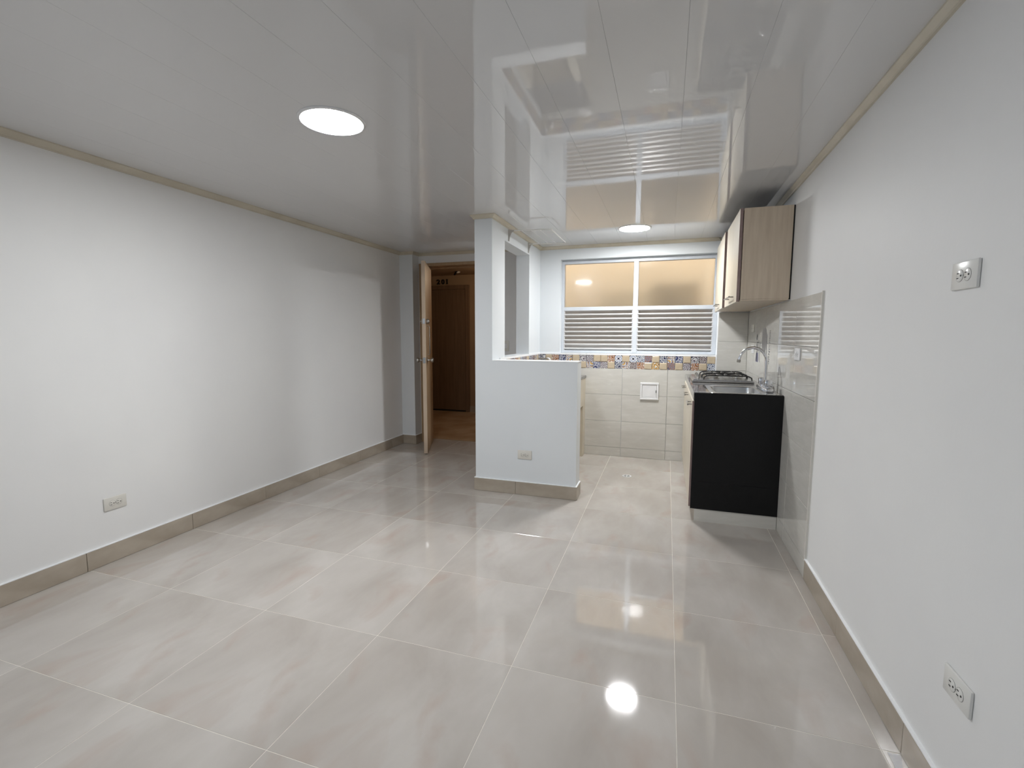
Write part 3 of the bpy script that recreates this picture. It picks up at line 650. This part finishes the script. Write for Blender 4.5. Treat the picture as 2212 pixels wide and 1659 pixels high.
# faucet
fc = thing('faucet', 'chrome gooseneck faucet with two square handles behind the sink', 'faucet', (.656, 3.665, zr))
obj('base', bx(NB(), .628, .684, 3.50, 3.84, zr, zr+.028, .010, 3), M['chrome'], fc, True)
for y in (3.565, 3.775):
    h = obj('handle', bx(NB(), .634, .680, y-.025, y+.025, zr+.034, zr+.082, .006, 2), M['chrome'], fc, True)
    obj('stem', tube(NB(), [(.656, y, zr+.026), (.656, y, zr+.036)], .016, 14), M['chrome'], h, True)
pts = [(.656, 3.665, zr+.02), (.656, 3.665, 1.09)]
R_ = .0855
for k in range(1, 15):
    a = PI*k/14*.93
    pts.append((.656 - R_ + R_*math.cos(a), 3.665, 1.098 + R_*math.sin(a)*1.05))
lx = pts[-1]; pts.append((lx[0]-.003, 3.665, lx[2]-.018))
sp_ = obj('spout', tube(NB(), pts, .0105, 14), M['chrome'], fc, True)
obj('collar', lathe(NB(), [(.018, 0), (.018, .012), (.013, .022), (.012, .03)], (.656, 3.665, zr+.024), (0, 0, 1), 18), M['chrome'], sp_, True)
e = pts[-1]; obj('aerator', lathe(NB(), [(.0125, 0), (.0125, .018), (.011, .021), (.002, .021)], (e[0], 3.665, e[2]+.006), (-.12, 0, -1), 16), M['nickel'], sp_, True)

# cooktop
ct = thing('cooktop', 'stainless gas cooktop with black iron grates on the granite worktop', 'cooktop', (.45, 4.46, T1))
CX0, CX1, CY0, CY1 = .208, .672, 4.175, 4.745
b = NB(); prism(b, [(CX0, T1+.001), (CX1, T1+.001), (CX1, T1+.010), (CX1-.012, T1+.022), (CX0+.012, T1+.022), (CX0, T1+.010)], 'y', CY0+.006, CY1-.006)
bx(b, CX0+.004, CX1-.004, CY0, CY1, T1+.001, T1+.009, .003)
obj('pan', b, M['steel'], ct)
zt = T1+.022
for gy in (4.315, 4.60):
    for gx in (.385, .560):
        bn = obj('burner', lathe(NB(), [(.042, 0), (.042, .006), (.030, .010), (.030, .016), (.034, .017), (.034, .023), (.001, .024)], (gx, gy, zt), (0, 0, 1), 20), M['nickel'], ct, True)
        obj('burner_cap', lathe(NB(), [(.033, 0), (.034, .004), (.028, .007), (.001, .008)], (gx, gy, zt+.0235), (0, 0, 1), 20), M['iron'], bn, True)
for gy0, gy1 in ((4.195, 4.450), (4.470, 4.725)):
    g = NB(); gx0, gx1, zg, r_ = .310, .645, zt+.034, .0050
    for y in (gy0+.015, gy1-.015):
        tube(g, [(gx0-.012, y, zt), (gx0-.010, y, zg-.016), (gx0+.010, y, zg-.004), (gx0+.03, y, zg), (gx1-.03, y, zg), (gx1-.010, y, zg-.004), (gx1+.010, y, zg-.016), (gx1+.012, y, zt)], r_, 8)
    for x in (gx0+.012, gx1-.012): tube(g, [(x, gy0+.015, zg-.005), (x, gy1-.015, zg-.005)], r_*.9, 8)
    xm = (gx0+gx1)/2; ym = (gy0+gy1)/2
    tube(g, [(xm, gy0+.015, zg), (xm, gy1-.015, zg)], r_*.9, 8)
    for gx in (.385, .560):
        for s in (-1, 1):
            tube(g, [(gx, ym+s*.112, zg), (gx, ym+s*.03, zg+.004)], [r_*.9, r_*.6], 8)
            tube(g, [(gx+s*.075, ym, zg), (gx+s*.028, ym, zg+.004)], [r_*.9, r_*.6], 8)
        tube(g, [(gx-.006, ym-.115, zg-.004), (gx, ym-.118, zg+.010), (gx+.006, ym-.115, zg-.004)], .004, 6)
    obj('grate', g, M['iron'], ct, True)
for k in range(4):
    y = 4.33 + .092*k
    kb = obj('control_knob', lathe(NB(), [(.017, 0), (.017, .006), (.013, .008), (.012, .024), (.001, .025)], (.262, y, zt), (0, 0, 1), 16), M['nickel'], ct, True)
    obj('pointer', bx(NB(), .258, .266, y-.010, y+.010, zt+.024, zt+.030, .001), M['nickel'], kb)

# ------------------------------------------------------------------ wall decal beside the cooktop
dc = thing('wall_decal', 'dark vinyl cutlery decal on the tiled wall behind the faucet', 'decal', (XR-TH, 4.2, 1.18))
XD = XR-TH
def flat(name, poly, m, th=.0008): return obj(name, prism(NB(), poly, 'x', XD-th, XD-.00005), m, dc)
flat('plate', [(4.176+.088*math.copysign(abs(math.cos(2*PI*k/28))**.55, math.cos(2*PI*k/28)), 1.236+.094*math.copysign(abs(math.sin(2*PI*k/28))**.75, math.sin(2*PI*k/28))) for k in range(28)], M['decalgrey'])
flat('fork', [(4.50, 1.225), (4.47, 1.225), (4.465, 1.17), (4.458, 1.10), (4.462, 1.052), (4.488, 1.052), (4.492, 1.10), (4.49, 1.17)], M['decaldark'])
flat('fork', [(4.43, 1.23), (4.405, 1.235), (4.415, 1.15), (4.41, 1.06), (4.425, 1.06), (4.433, 1.15)], M['decalgrey'])
flat('napkin', [(4.505, 1.130), (4.40, 1.130), (4.395, 1.052), (4.51, 1.052)], M['decalblue'])
flat('knife', [(4.355, 1.215), (4.345, 1.225), (4.333, 1.19), (4.337, 1.10), (4.325, 1.055), (4.340, 1.052), (4.351, 1.10)], M['decalgrey'])
flat('knife', [(4.085, 1.275), (4.06, 1.28), (4.055, 1.14), (4.045, 1.045), (4.062, 1.043), (4.075, 1.14)], M['decaldark'])
def text(name, s, loc, size, vertical=False, m=None):
    c = bpy.data.curves.new(name, 'FONT'); c.body = s; c.size = size; c.extrude = .0004; c.offset = size*.03
    o = bpy.data.objects.new(name, c); COL.objects.link(o); bpy.context.view_layer.update()
    me_ = bpy.data.meshes.new_from_object(o.evaluated_get(bpy.context.evaluated_depsgraph_get())); bpy.data.objects.remove(o)
    me_.materials.clear(); me_.materials.append(m or M['decaldark'])
    q = bpy.data.objects.new(name, me_); COL.objects.link(q); q.parent = dc; q.matrix_parent_inverse = world_of(dc).inverted()
    # text on the wall: reads towards -y, up +z, facing -x
    q.matrix_basis = Matrix.Translation(loc) @ Matrix(((0, 0, -1, 0), (-1, 0, 0, 0), (0, 1, 0, 0), (0, 0, 0, 1)))
    return q
text('lettering', '72', (XD-.0012, 4.525, 1.238), .062)
st = NB()
rnd = random.Random(3)
z = 1.312
while z > 1.06:                                          # a narrow column of small marks, too small to read
    h_ = rnd.uniform(.006, .016); w_ = rnd.uniform(.02, .05)
    prism(st, [(3.985, z), (3.985-w_, z-.002), (3.985-w_*.8, z-h_), (3.990, z-h_*.7)], 'x', XD-.0008, XD-.00005); z -= h_ + rnd.uniform(.003, .008)
obj('lettering', st, M['decaldark'], dc)

# ------------------------------------------------------------------ folding drying rack under the ceiling
rk = thing('drying_rack', 'white wire drying rack on brackets above the pass-through opening', 'drying rack', (PX1, 4.26, 2.15))
zb = 2.150
fp = [(PX1+.012, 3.955, zb+.006), (-1.24, 3.957, zb+.004), (-.985, 3.975, zb), (-.962, 3.985, zb), (-.950, 4.01, zb), (-.948, 4.555, zb-.001), (-.958, 4.575, zb-.001), (-1.20, 4.562, zb-.001), (PX1+.012, 4.560, zb)]
obj('frame', tube(NB(), fp, .0048, 8), M['wire'], rk, True)
for x in (-1.20, -1.12, -1.045): obj('wire', tube(NB(), [(x, 3.962, zb), (x, 4.562, zb)], .0013, 6), M['wire'], rk, True)
for y in (3.955, 4.562):
    b = NB(); prism(b, [(PX1, 2.070), (PX1+.008, 2.066), (PX1+.015, 2.105), (PX1+.030, 2.138), (PX1+.052, 2.147), (PX1+.052, 2.157), (PX1, 2.165)], 'y', y-.0045, y+.0045)
    br = obj('bracket', b, M['bracket'], rk)
    obj('screw', lathe(NB(), [(.005, 0), (.004, .003), (.0005, .0035)], (PX1+.006, y, 2.082), (1, 0, 0), 10), M['slotgrey'], br, True)

# ------------------------------------------------------------------ access panel, floor drain
ap = thing('access_panel', 'square white plastic access hatch on the rear kitchen tiles', 'hatch', (-.155, YK-TH, .704))
A0, A1, Y0 = -.246, -.064, YK-TH
b = NB(); t = .020
for (p, q, r_, s) in ((A0, A1, .616, .616+t), (A0, A1, .792-t, .792), (A0, A0+t, .616+t, .792-t), (A1-t, A1, .616+t, .792-t)): bx(b, p, q, Y0-.014, Y0, r_, s, .003)
obj('frame', b, M['plastic'], ap)
dr = obj('hatch_door', bx(NB(), A0+t+.002, A1-t-.002, Y0-.008, Y0-.0005, .616+t+.002, .792-t-.002, .0015), M['plastic'], ap)
obj('embossed_ring', lathe(NB(), [(.058, 0), (.058, .0016), (.055, .0016), (.055, 0)], (-.157, Y0-.0078, .704), (0, -1, 0), 40), M['plastic'], dr)
obj('latch', bx(NB(), -.094, -.086, Y0-.0115, Y0-.0075, .690, .716, .001), M['slotgrey'], dr)
fd = thing('floor_drain', 'small round white drain cover in the kitchen floor tile', 'drain', (-.307, 4.334, 0))
obj('ring', lathe(NB(), [(.041, 0), (.041, .0022), (.037, .003), (.030, .0024), (.030, 0)], (-.307, 4.334, 0), (0, 0, 1), 32), M['plastic'], fd, True)
obj('recess', lathe(NB(), [(.0305, 0), (.0305, .0012), (.001, .0012)], (-.307, 4.334, 0), (0, 0, 1), 32), M['slotgrey'], fd)
obj('cross_bar', bx(NB(), -.3115, -.3025, 4.304, 4.364, .0010, .0026), M['plastic'], fd)
obj('cross_bar', bx(NB(), -.337, -.277, 4.3305, 4.3375, .0008, .0020), M['plastic'], fd)

# ------------------------------------------------------------------ laundry sink behind the half wall
LX0, LX1, LY0, LY1 = -1.309, -.810, 3.716, YK-TH-.001
ls = thing('laundry_sink', 'cream tiled laundry sink tucked behind the half wall', 'sink', (-1.06, 4.37, 0))
for y0, y1 in ((4.905, LY1), (LY0, LY0+.10)): obj('leg_wall', bx(NB(), LX0, LX1, y0, y1, 0, .54), M['laundry'], ls)
b = NB(); bx(b, LX1-.06, LX1, LY0, LY1, .5405, .825); bx(b, LX0, LX0+.05, LY0, LY1, .5405, .825); bx(b, LX0+.05, LX1-.06, LY0, LY0+.06, .5405, .825); bx(b, LX0+.05, LX1-.06, 4.55, LY1, .5405, .825); bx(b, LX0+.05, LX1-.06, LY0+.06, 4.55, .5405, .60)
obj('tub', b, M['laundry'], ls)
b = NB(); bx(b, LX0, LX1+.006, 4.50, LY1, .8255, .850, .003)
for k in range(9): bx(b, LX0+.06, LX1-.06, 4.56+.045*k, 4.575+.045*k, .850, .856, .002)
obj('washboard', b, M['granite'], ls)
b = NB(); bx(b, LX0, LX1+.006, LY0, LY0+.07, .8255, .850, .003); bx(b, LX1-.064, LX1+.006, LY0+.07, 4.50, .8255, .850, .003); bx(b, LX0, LX0+.054, LY0+.07, 4.50, .8255, .850, .003)
obj('rim', b, M['laundry'], ls)
obj('inner_panel', bx(NB(), LX0+.002, LX0+.02, LY0+.101, 4.904, 0, .54), M['laundry'], ls)
obj('pipe', tube(NB(), [(-.90, 4.86, .54), (-.90, 4.86, .02)], .022, 12), M['plastic'], ls, True)
tp = thing('laundry_tap', 'small white-ended tap on the mosaic above the laundry sink', 'tap', (PX1+.01, 4.95, 1.02))
obj('pipe', tube(NB(), [(PX1+.010, 4.95, 1.022), (-1.20, 4.95, 1.024)], .0085, 10), M['nickel'], tp, True)
obj('spout', tube(NB(), [(-1.21, 4.95, 1.026), (-1.195, 4.95, 1.026), (-1.183, 4.95, 1.018), (-1.178, 4.95, 1.0), (-1.178, 4.95, .985)], .009, 10), M['plastic'], tp, True)
obj('handle', lathe(NB(), [(.006, 0), (.006, .016), (.016, .018), (.016, .026), (.001, .027)], (-1.245, 4.95, 1.028), (0, 0, 1), 12), M['plastic'], tp, True)

# ------------------------------------------------------------------ scrap of clear film on the border tile
m = mat('clear_crinkled_film', (.97, .97, .97, 1), .12, spec=.8, noise=(60, (.90, .90, .93, 1)), bump=(60, .12, .004))
b = NB(); rnd = random.Random(11); nx, ny = 6, 14
V = {}
for i in range(nx):
    for j in range(ny):
        u, v = i/(nx-1), j/(ny-1)
        y = 1.629 - .15*v; x0, x1 = .6845 + .0006*math.sin(v*9), .7195 - .040*v
        V[i, j] = b.verts.new((x0+(x1-x0)*u, y + rnd.uniform(-.0012, .0012), .0010 + rnd.uniform(0, .0009)))
for i in range(nx-1):
    for j in range(ny-1): b.faces.new((V[i, j], V[i+1, j], V[i+1, j+1], V[i, j+1]))
d = bmesh.ops.solidify(b, geom=b.faces[:], thickness=.0006)
tag(obj('plastic_film', b, m, smooth=True), 'shiny crumpled scrap of clear film on the border tile, bottom right', 'plastic scrap')
